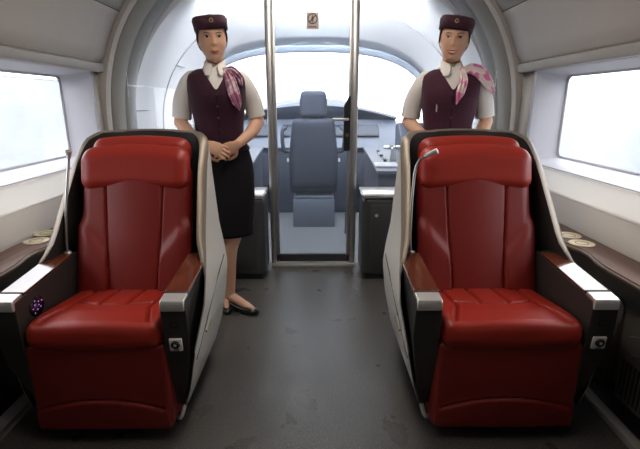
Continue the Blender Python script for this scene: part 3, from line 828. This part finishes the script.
def person(loc, rz, label, lean, style):
    root = empty('person', loc, rz); tag(root, label, 'person', 'uniformed women standing by the cab door')
    head_tilt = (-3, 2) if style == 0 else (4, -3)
    def shear(p):
        k = max(0, (p.z - .85) / .75); return Vector((p.x + lean * k * k * (1.5 - .5 * k), p.y, p.z))
    piv = Vector((0, .01, 1.50))
    HM = Matrix.Translation(piv) @ Matrix.Rotation(R(head_tilt[1] * 3), 4, 'Z') @ Matrix.Rotation(R(head_tilt[0]), 4, 'Y') @ Matrix.Rotation(R(4), 4, 'X') @ Matrix.Translation(-piv)
    def hs(p): return shear(HM @ p)
    # body
    body = B(shear)
    body.grid(torso_rows(0, .80, 1.48), True, True)
    hd = B(); hd.grid(head_rows(), True, True)
    body.add([HM @ Vector(p) for p in hd.v], hd.f)
    body.tube(smooth_path([(0, .022, 1.42), (0, .020, 1.48), (0, .012, 1.53), (0, .012, 1.58)], 5), [.062 - .012 * min(1, i / 7) for i in range(16)], 20)
    eb = B()
    for s in (-1, 1): eb.ball((s * .0755, .012, 1.618), (.008, .018, .030), 12, 10, Matrix.Rotation(R(s * -20), 3, 'Z'))
    body.add([HM @ Vector(p) for p in eb.v], eb.f)
    EL = {-1: (-.220, .045, 1.175), 1: (.222, .04, 1.18)}
    SH = {-1: (-.148, .012, 1.395), 1: (.148, .012, 1.395)}
    WR = {-1: (-.075, -.175, 1.065), 1: (.095, -.160, 1.060)}
    KN = {-1: (.040, .03), 1: (-.045, -.02)} if style == 0 else {-1: (0, 0), 1: (0, 0)}
    AN = {-1: (.035, .08), 1: (-.070, -.03)} if style == 0 else {-1: (0, 0), 1: (0, 0)}
    def foot(s):
        yaw = R(48 if s > 0 else 8) if style == 0 else R(8 * s)
        return Matrix.Translation((s * .070 + AN[s][0], .022 + AN[s][1], 0)) @ Matrix.Rotation(yaw, 4, 'Z') @ Matrix.Translation((-s * .070, -.022, 0))
    for s in (-1, 1):
        leg = smooth_path([(s * .086, .0, .86), (s * .084, -.005, .66), ((s * .078 + KN[s][0], -.005 + KN[s][1], .49)), (s * .074 + AN[s][0], .010 + AN[s][1], .36), (s * .070 + AN[s][0], .02 + AN[s][1], .20), (s * .070 + AN[s][0], .022 + AN[s][1], .085)], 5)
        body.tube(leg, list(np.interp(np.linspace(0, 1, len(leg)), [0, .2, .42, .5, .62, .8, 1], [.088, .080, .058, .052, .053, .042, .032])), 20)
        fb_ = B(); fb_.capsule((s * .070, .022, .09), (s * .080, -.10, .045), .032, .026); fb_.capsule((s * .080, -.10, .045), (s * .083, -.155, .03), .028, .018)
        fb_.ball((s * .07, .035, .06), (.028, .032, .035)); body.add(fb_.v, fb_.f, foot(s))
        body.ball(SH[s], (.040, .040, .040))
        ua = smooth_path([SH[s], ((SH[s][0] + EL[s][0]) / 2 + s * .010, .03, 1.295), EL[s]], 5)
        body.tube(ua, [.041 - .003 * i / (len(ua) - 1) for i in range(len(ua))], 16)
        body.ball(EL[s], .040)
        fa = smooth_path([EL[s], tuple(Vector(EL[s]).lerp(Vector(WR[s]), .45) + Vector((s * .012, -.012, -.008))), WR[s]], 5)
        body.tube(fa, list(np.interp(np.linspace(0, 1, len(fa)), [0, .3, 1], [.040, .039, .025])), 16)
    hand_parts(body, (-.075, -.175, 1.065), (.80, -.22, -.36), (.05, 1, -.25), -1, (28, 38, 30))
    hand_parts(body, (.095, -.160, 1.060), (-.82, .02, -.40), (-.2, 1, .0), 1, (16, 26, 18))
    bo = body.build('body', M['skin'], root)
    rm = bo.modifiers.new('remesh', 'REMESH'); rm.mode = 'VOXEL'; rm.voxel_size = .0036; rm.use_smooth_shade = True
    sm = bo.modifiers.new('smooth', 'SMOOTH'); sm.factor = .4; sm.iterations = 2
    # face
    def patch(x0, x1, lo, hi, off, mat, name, parent, nx=18, nz=6):
        b = B(hs); rows = []
        for i in range(nx + 1):
            x = x0 + (x1 - x0) * i / nx; l, h = lo(x), hi(x)
            rows.append([(x, front_y(x, l + (h - l) * k / nz) - off * (1 + .4 * math.sin(math.pi * k / nz)), l + (h - l) * k / nz) for k in range(nz + 1)])
        b.grid(rows); return b.build(name, mat, parent, solid=.0012)
    for s in (-1, 1):
        xc = s * .0315; hw = .0160
        q = lambda x: max(0, 1 - ((x - xc) / hw) ** 2)
        sl = lambda x: s * (x - xc) * .10
        eye = patch(xc - hw, xc + hw, lambda x: 1.6295 + sl(x) - .0042 * q(x), lambda x: 1.6295 + sl(x) + .0056 * q(x) ** .7, .0010, M['eyew'], 'eye', root)
        ir = lambda x: math.sqrt(max(0, 1 - ((x - xc) / .0072) ** 2))
        patch(xc - .0072, xc + .0072, lambda x: 1.630 - .0042 * ir(x), lambda x: 1.630 + .0052 * ir(x), .0020, M['iris'], 'iris', eye)
        patch(xc - hw - .001, xc + hw + .001, lambda x: 1.6295 + sl(x) + .0050 * q(x) ** .7, lambda x: 1.6305 + sl(x) + .0076 * q(x) ** .7, .0022, M['iris'], 'eyelash', eye, nz=2)
        hb_ = .019; qb = lambda x: max(0, 1 - ((x - xc - s * .002) / hb_) ** 2)
        patch(xc + s * .002 - hb_, xc + s * .002 + hb_, lambda x: 1.6465 + .004 * qb(x) - .0002, lambda x: 1.647 + .0062 * qb(x), .0012, M['brow'], 'eyebrow', root, nz=3)
    mw = .023 if style == 0 else .027
    qm = lambda x: max(0, 1 - (x / mw) ** 2)
    crv = .0055 if style == 0 else .008
    cv = lambda x: crv * (x / mw) ** 2
    gap = .0004 if style == 0 else .0038
    li = patch(-mw, mw, lambda x: 1.5545 + cv(x) + gap * qm(x), lambda x: 1.5550 + cv(x) + (.0062 + gap) * qm(x) ** .7 - .0018 * math.exp(-(x / .004) ** 2), .0012, M['lips'], 'lips', root, nz=4)
    patch(-mw, mw, lambda x: 1.5540 + cv(x) - (.0064 + gap) * qm(x) ** .8, lambda x: 1.5545 + cv(x) - gap * qm(x), .0014, M['lips'], 'lower_lip', li, nz=4)
    if style == 1:
        patch(-mw * .9, mw * .9, lambda x: 1.5545 + cv(x) - gap * qm(x), lambda x: 1.5545 + cv(x) + gap * qm(x), .0006, M['teeth'], 'teeth', li, nz=2)
    # hair
    rows = head_rows(.007, 72, 64, False); b = B(hs)
    n = 72; vs = [p for r_ in rows for p in r_]; fs = []
    for i in range(len(rows) - 1):
        for k in range(n):
            k2 = (k + 1) % n; c = sum((Vector(vs[q]) for q in (i * n + k, i * n + k2, (i + 1) * n + k, (i + 1) * n + k2)), Vector()) / 4
            yl = -.060 + .95 * max(0, 1.676 - c.z)
            if (c.z > 1.676) or (c.y > yl and c.z > 1.56) : fs.append((i * n + k, i * n + k2, (i + 1) * n + k2, (i + 1) * n + k))
    b.add(vs, fs)
    used = sorted({q for f in fs for q in f}); mp_ = {q: i for i, q in enumerate(used)}
    b.v = [b.v[q] for q in used]; b.f = [tuple(mp_[q] for q in f) for f in fs]
    hr = b.build('hair', M['hair'], root, solid=.006)
    b = B(hs); b.ball((0, .118, 1.60), (.042, .030, .038)); b.build('hair_bun', M['hair'], hr)
    # hat
    hm = Matrix.Translation((0, .012, 1.672)) @ Matrix.Rotation(R(-7), 4, 'X') @ Matrix.Rotation(R(-3 if style == 0 else 6), 4, 'Y')
    def hrow(w, f, bk, z, nn=64):
        r_ = []
        for k in range(nn):
            a = 2 * math.pi * k / nn; c, s = math.cos(a), math.sin(a)
            x = math.copysign(abs(c) ** .87, c) * w; y = math.copysign(abs(s) ** .87, s) * (f if s < 0 else bk)
            zz = z + (.012 * (y / .11) if z > .03 else .004 * math.cos(2 * a))
            r_.append(tuple(hm @ Vector((x, y, zz))))
        return r_
    b = B(hs)
    b.grid([hrow(.083, .098, .106, -.012), hrow(.0875, .103, .111, -.014), hrow(.0885, .105, .112, .005), hrow(.0905, .1055, .111, .03), hrow(.0915, .1035, .108, .050), hrow(.0890, .100, .104, .060), hrow(.081, .090, .094, .0655), hrow(.05, .05, .055, .064), hrow(.001, .001, .001, .062)], True)
    ht = b.build('hat', M['hat'], root, angle=50)
    b = B(hs)
    up = []; lo = []
    for i in range(25):
        a = R(-90 + (i - 12) * 7.0); c, s = math.cos(a), math.sin(a)
        x = math.copysign(abs(c) ** .87, c); y = -abs(s) ** .87
        h = .044 - .022 * math.exp(-((i - 12) / 2.6) ** 2)
        lo.append(tuple(hm @ Vector((x * .0890, y * .1065, -.014)))); up.append(tuple(hm @ Vector((x * .0940, y * .1095, h))))
    b.grid([lo, up]); b.build('hat_flap', M['hat'], ht, solid=.003)
    b = B(hs); c0 = hm @ Vector((0, -.112, .024))
    b.cyl((c0.x, c0.y - .003, c0.z), .0115, .004, 'y', 20, .010); bd = b.build('badge', M['gold'], ht)
    b = B(hs); b.ball((c0.x, c0.y - .003, c0.z), (.005, .0025, .006), 10, 8); b.build('badge_emblem', M['hat'], bd)
    # shirt
    b = B(shear); b.grid(torso_rows(.006, 1.18, 1.475, 30), True)
    for s in (-1, 1):
        zc = 1.205 if style == 0 else 1.195
        e = Vector(SH[s]).lerp(Vector(EL[s]), .88)
        ua = smooth_path([(s * .100, .01, 1.420), (s * .130, .012, 1.410), (SH[s][0] + s * .012, .014, 1.368), ((SH[s][0] + EL[s][0]) / 2 + s * .012, .03, 1.29), tuple(e)], 5)
        b.tube(ua, list(np.interp(np.linspace(0, 1, len(ua)), [0, .2, .42, .7, 1], [.036, .047, .053, .054, .053])), 24)
    shirt = b.build('shirt', M['shirt'], root, solid=.002)
    for s in (-1, 1):          # cuff hem
        e = Vector(SH[s]).lerp(Vector(EL[s]), .88); e0 = Vector(SH[s]).lerp(Vector(EL[s]), .78) + Vector((s * .002, .001, 0))
        b = B(shear); b.tube([tuple(e0), tuple(e)], .0550, 24); b.build('cuff', M['shirt'], shirt)
    for s in (-1, 1):          # collar flaps
        b = B(shear)
        p = [[(s * .052, .030, 1.515), (s * .060, .020, 1.475)], [(s * .052, -.015, 1.512), (s * .072, -.045, 1.455)], [(s * .032, -.050, 1.500), (s * .062, -.100, 1.420)], [(s * .008, -.064, 1.480), (s * .020, -.108, 1.425)]]
        b.grid([[tuple(Vector(a).lerp(Vector(c), k / 4) + Vector((0, -.006 * math.sin(math.pi * k / 4), 0))) for k in range(5)] for a, c in p])
        b.build('collar', M['shirt'], shirt, solid=.003, sub=1)
    b = B(shear)
    b.grid([[(.058 * math.cos(2 * math.pi * k / 32), .018 + .056 * math.sin(2 * math.pi * k / 32), z + .012 * math.sin(2 * math.pi * k / 32)) for k in range(32)] for z in (1.462, 1.485, 1.508)], True)
    b.build('collar_stand', M['shirt'], shirt, solid=.003)
    # vest
    n = 160
    base = torso_rows(.013, 1.02, 1.462, 88, n, ext=lambda z: .016 * max(0, (1.08 - z) / .06)); cols_ = []
    for k in range(n):
        c_ = [Vector(r_[k]) for r_ in base]; cut = len(c_) - 1
        if c_[44].y < 0:
            for i in range(60, len(c_)):
                if c_[i].z > 1.352 + max(0, abs(c_[i].x) - .006) / .60: cut = i; break
            if cut < len(c_) - 1:
                g_ = lambda q: q.z - 1.352 - max(0, abs(q.x) - .006) / .60
                g0, g1 = g_(c_[cut - 1]), g_(c_[cut]); end = c_[cut - 1].lerp(c_[cut], -g0 / (g1 - g0)); c_ = c_[:cut] + [end]
        cols_.append([tuple(c_[0].lerp(c_[0], 0)) if i == 0 else tuple(c_[int(i * (len(c_) - 1) / 80)].lerp(c_[min(len(c_) - 1, int(i * (len(c_) - 1) / 80) + 1)], i * (len(c_) - 1) / 80 % 1)) for i in range(81)])
    b = B(shear); b.grid(cols_ + [cols_[0]])
    vs = []; fs = []; rows = []
    vest = b.build('vest', M['vest'] if style == 0 else M['vest2'], root, solid=.005)
    def tf(x, z, off): 
        w, f = float(np.interp(z, TZ, TW)) + off, float(np.interp(z, TZ, TF)) + off
        return -f * max(0, 1 - (abs(x) / w) ** 2.25) ** (1 / 2.25)
    for k in range(4):
        z = 1.325 - .062 * k
        b = B(shear); b.ball((0, tf(0, z, .0165), z), (.0075, .004, .0075), 12, 8); b.build('button', M['button'], vest)
    b = B(shear); b.tube([(.0, tf(0, z, .0155), z) for z in np.linspace(1.03, 1.35, 12)], .0022, 6); b.build('front_edge', M['skirt'], vest)
    if style == 1:
        b = B(shear); b.box((-.085, tf(-.08, 1.26, .019), 1.235), (-.078, tf(-.08, 1.26, .015), 1.285), .001); b.build('pen', M['silver'], vest)
    # skirt
    SZ = [.50, .62, .74, .86, .95, 1.02, 1.085]; SW = [.162, .172, .182, .184, .176, .158, .133]; SF = [.112, .118, .122, .121, .116, .110, .104]; SB = [.118, .128, .138, .142, .132, .110, .092]
    b = B(shear); rows = []
    for z in np.linspace(.50, 1.085, 30):
        row = []
        for k in range(64):
            a = 2 * math.pi * k / 64; c, s = math.cos(a), math.sin(a)
            row.append((math.copysign(abs(c) ** .88, c) * np.interp(z, SZ, SW), math.copysign(abs(s) ** .88, s) * np.interp(z, SZ, SF if s < 0 else SB), z))
        rows.append(row)
    b.grid(rows, True); sk = b.build('skirt', M['skirt'], root, solid=.004)
    b = B(shear); b.grid([[tuple(Vector((p[0] * 1.03, p[1] * 1.03, p[2] + dz))) for p in rows[-1]] for dz in (-.03, .0)], True); b.build('waistband', M['skirt'], sk, solid=.004)
    # scarf
    sc = M['scarf'] if style == 0 else M['scarf2']
    b = B(shear); n = 40
    rows = []
    for k in range(n):
        a = 2 * math.pi * k / n; c, s = math.cos(a), math.sin(a); drop = -.028 * max(0, -s)
        cc = Vector((.066 * c, .016 + .074 * s, 1.462 + drop)); row = []
        for q in range(10):
            t = 2 * math.pi * q / 10; rr = .013 + .004 * math.sin(5 * a)
            row.append(tuple(cc + Vector((c, s, 0)) * rr * .55 * math.cos(t) + Vector((0, 0, 1)) * rr * 1.2 * math.sin(t)))
        rows.append(row)
    rows.append(rows[0]); b.grid(rows, True); sf = b.build('scarf', sc, root)
    def tail(pts, wds, name='scarf_tail', nrm=(0, -1, 0), fold=.006):
        b = B(shear); P_ = smooth_path(pts, 6); ws = np.interp(np.linspace(0, 1, len(P_)), np.linspace(0, 1, len(wds)), wds); rows = []
        for i, p in enumerate(P_):
            t = (P_[min(i + 1, len(P_) - 1)] - P_[max(i - 1, 0)]).normalized(); nn = Vector(nrm); nn = (nn - t * nn.dot(t)).normalized(); w = t.cross(nn)
            rows.append([tuple(p + w * ws[i] * (k / 4 - 1) + nn * fold * math.cos(k * 1.9 + i * .12)) for k in range(9)])
        b.grid(rows); return b.build(name, sc, sf, solid=.003)
    if style == 0:
        b = B(shear); b.ball((.058, -.072, 1.452), (.024, .016, .020)); b.build('scarf_knot', sc, sf)
        tail([(.055, -.085, 1.455), (.075, -.118, 1.41), (.092, -.148, 1.34), (.108, -.150, 1.285), (.118, -.135, 1.245)], [.014, .028, .032, .026, .002])
        tail([(.058, -.080, 1.455), (.090, -.080, 1.455), (.125, -.085, 1.42), (.140, -.100, 1.37)], [.012, .022, .020, .004])
    else:
        b = B(shear); b.ball((.050, -.075, 1.455), (.020, .016, .018)); b.build('scarf_knot', sc, sf)
        tail([(.048, -.088, 1.455), (.052, -.125, 1.40), (.035, -.150, 1.335), (.018, -.152, 1.275)], [.012, .022, .022, .002])
        tail([(.055, -.075, 1.458), (.105, -.070, 1.462), (.155, -.062, 1.440), (.200, -.060, 1.385), (.225, -.060, 1.335)], [.014, .034, .046, .040, .010], nrm=(.35, -.8, .5))
    # shoes
    for s in (-1, 1):
        b = B(); rows = []
        for (y, w, z0, z1) in ((.078, .012, .02, .058), (.070, .026, .012, .078), (.040, .034, .010, .078), (.0, .036, .016, .062), (-.04, .037, .014, .050), (-.09, .041, .004, .046), (-.13, .042, .002, .046), (-.165, .034, .002, .040), (-.190, .018, .004, .030), (-.197, .004, .008, .02)):
            x0 = s * (.070 + .07 * max(0, -y) * 1.0); cz = (z0 + z1) / 2; hz = (z1 - z0) / 2
            rows.append([(x0 + w * math.copysign(abs(math.cos(a)) ** .8, math.cos(a)), y, cz + hz * math.copysign(abs(math.sin(a)) ** .7, math.sin(a))) for a in [2 * math.pi * k / 20 for k in range(20)]])
        b.fn = lambda p, m=foot(s): m @ p
        b.grid(rows, True, True); sh = b.build('shoe', M['shoe'], root)
        b = B(lambda p, m=foot(s): m @ p); b.box((s * .070 - .024, .030, 0), (s * .070 + .024, .074, .03), .008); b.build('heel', M['shoe'], sh)
    return root
person((-.557, 2.64, 0), R(10), 'woman in plum hat, vest and dark skirt with hands clasped, standing behind the left seat', -.010, 0)
person((.768, 2.64, 0), R(-8), 'smiling woman in plum hat with pink scarf over her shoulder, standing behind the right seat', -.004, 1)

# ------------------------------------------------------------------ outside: walls added to tone down the bright window view, and track bed
for s, nm in ((-1, 'left'), (1, 'right')):
    b = B(); b.box((s * 4.5, -6, -1.1), (s * 4.7, 14, 1.66), .02)
    for k in range(9): b.box((s * 4.44, -5.5 + 2.3 * k, -1.1), (s * 4.52, -5.38 + 2.3 * k, 1.68), .01)
    tag(b.build('wall_added_outside_' + nm, M['outwall']), kind='structure')
b = B(); b.box((-14, -8, -1.3), (14, 40, -1.1)); tag(b.build('floor_outside', M['ballast'], smooth=False), kind='structure')

# ------------------------------------------------------------------ lamps
t = empty('ceiling_light', (CX, 1.85, 2.435)); tag(t, 'long warm ceiling lamp over the aisle', 'lamp')
b = B(); b.box((-.17, -1.25, -.03), (.17, 1.25, .008), .008); b.build('housing', M['white'], t)
b = B(); b.box((-.15, -1.22, -.036), (.15, 1.22, -.0301), .002); b.build('diffuser', M['lamp'], t)
t = empty('cab_fill_bar', (CX, 3.70, 2.13)); tag(t, 'added unseen light bar brightening the cab roof behind the glass door', 'lamp')  # added emissive bar, hidden by the arch, to whiten the cab roof
mm = Matrix.Rotation(R(12), 4, 'X')
b = B(); b.box((-.85, -.03, -.06), (.85, .0, .06), .008, mat=mm); b.build('housing', M['white'], t)
b = B(); b.box((-.83, .0001, -.05), (.83, .008, .05), .002, mat=mm); b.build('diffuser', M['fill_cab'], t)

# ------------------------------------------------------------------ sky
w = bpy.data.worlds.new('sky'); scene.world = w; w.use_nodes = True
nt = w.node_tree
bg = nt.nodes['Background']
tc = nt.nodes.new('ShaderNodeTexCoord'); sp = nt.nodes.new('ShaderNodeSeparateXYZ')
nt.links.new(tc.outputs['Generated'], sp.inputs[0])
mp = nt.nodes.new('ShaderNodeMapping'); mp.inputs['Scale'].default_value = (2, 2, 9)
nz = nt.nodes.new('ShaderNodeTexNoise'); nz.inputs['Scale'].default_value = 1.6; nz.inputs['Detail'].default_value = 3
nt.links.new(tc.outputs['Generated'], mp.inputs[0]); nt.links.new(mp.outputs[0], nz.inputs['Vector'])
cr = nt.nodes.new('ShaderNodeValToRGB'); e = cr.color_ramp.elements
e[0].position = .0; e[0].color = (.22, .22, .23, 1); e[1].position = 1; e[1].color = (1, 1, 1, 1)
x = e.new(.40); x.color = (.45, .45, .46, 1); x = e.new(.49); x.color = (.86, .88, .92, 1); x = e.new(.56); x.color = (1, 1, 1, 1)
mr = nt.nodes.new('ShaderNodeMapRange'); mr.inputs[1].default_value = -1; mr.inputs[2].default_value = 1
nt.links.new(sp.outputs[2], mr.inputs[0]); nt.links.new(mr.outputs[0], cr.inputs[0])
mx = nt.nodes.new('ShaderNodeMix'); mx.data_type = 'RGBA'; mx.blend_type = 'MULTIPLY'
cr2 = nt.nodes.new('ShaderNodeValToRGB'); cr2.color_ramp.elements[0].position = .38; cr2.color_ramp.elements[0].color = (.55, .60, .68, 1); cr2.color_ramp.elements[1].position = .52
nt.links.new(nz.outputs[0], cr2.inputs[0])
mx.inputs[0].default_value = .8
nt.links.new(cr.outputs[0], mx.inputs[6]); nt.links.new(cr2.outputs[0], mx.inputs[7]); nt.links.new(mx.outputs[2], bg.inputs[0])
bg.inputs[1].default_value = 7.0

# ------------------------------------------------------------------ camera
cam = bpy.data.cameras.new('camera'); co = bpy.data.objects.new('camera', cam); col.objects.link(co)
co.location = (0, 0, 1.285); co.rotation_euler = (R(90 - 15.4), 0, R(-.52))
cam.sensor_width = 36; cam.lens = 443 / 640 * 36; cam.clip_start = .02
scene.camera = co
vs = scene.view_settings
vs.view_transform = 'Standard'; vs.look = 'None'; vs.gamma = 1; vs.use_curve_mapping = False
vs.exposure = -0.35
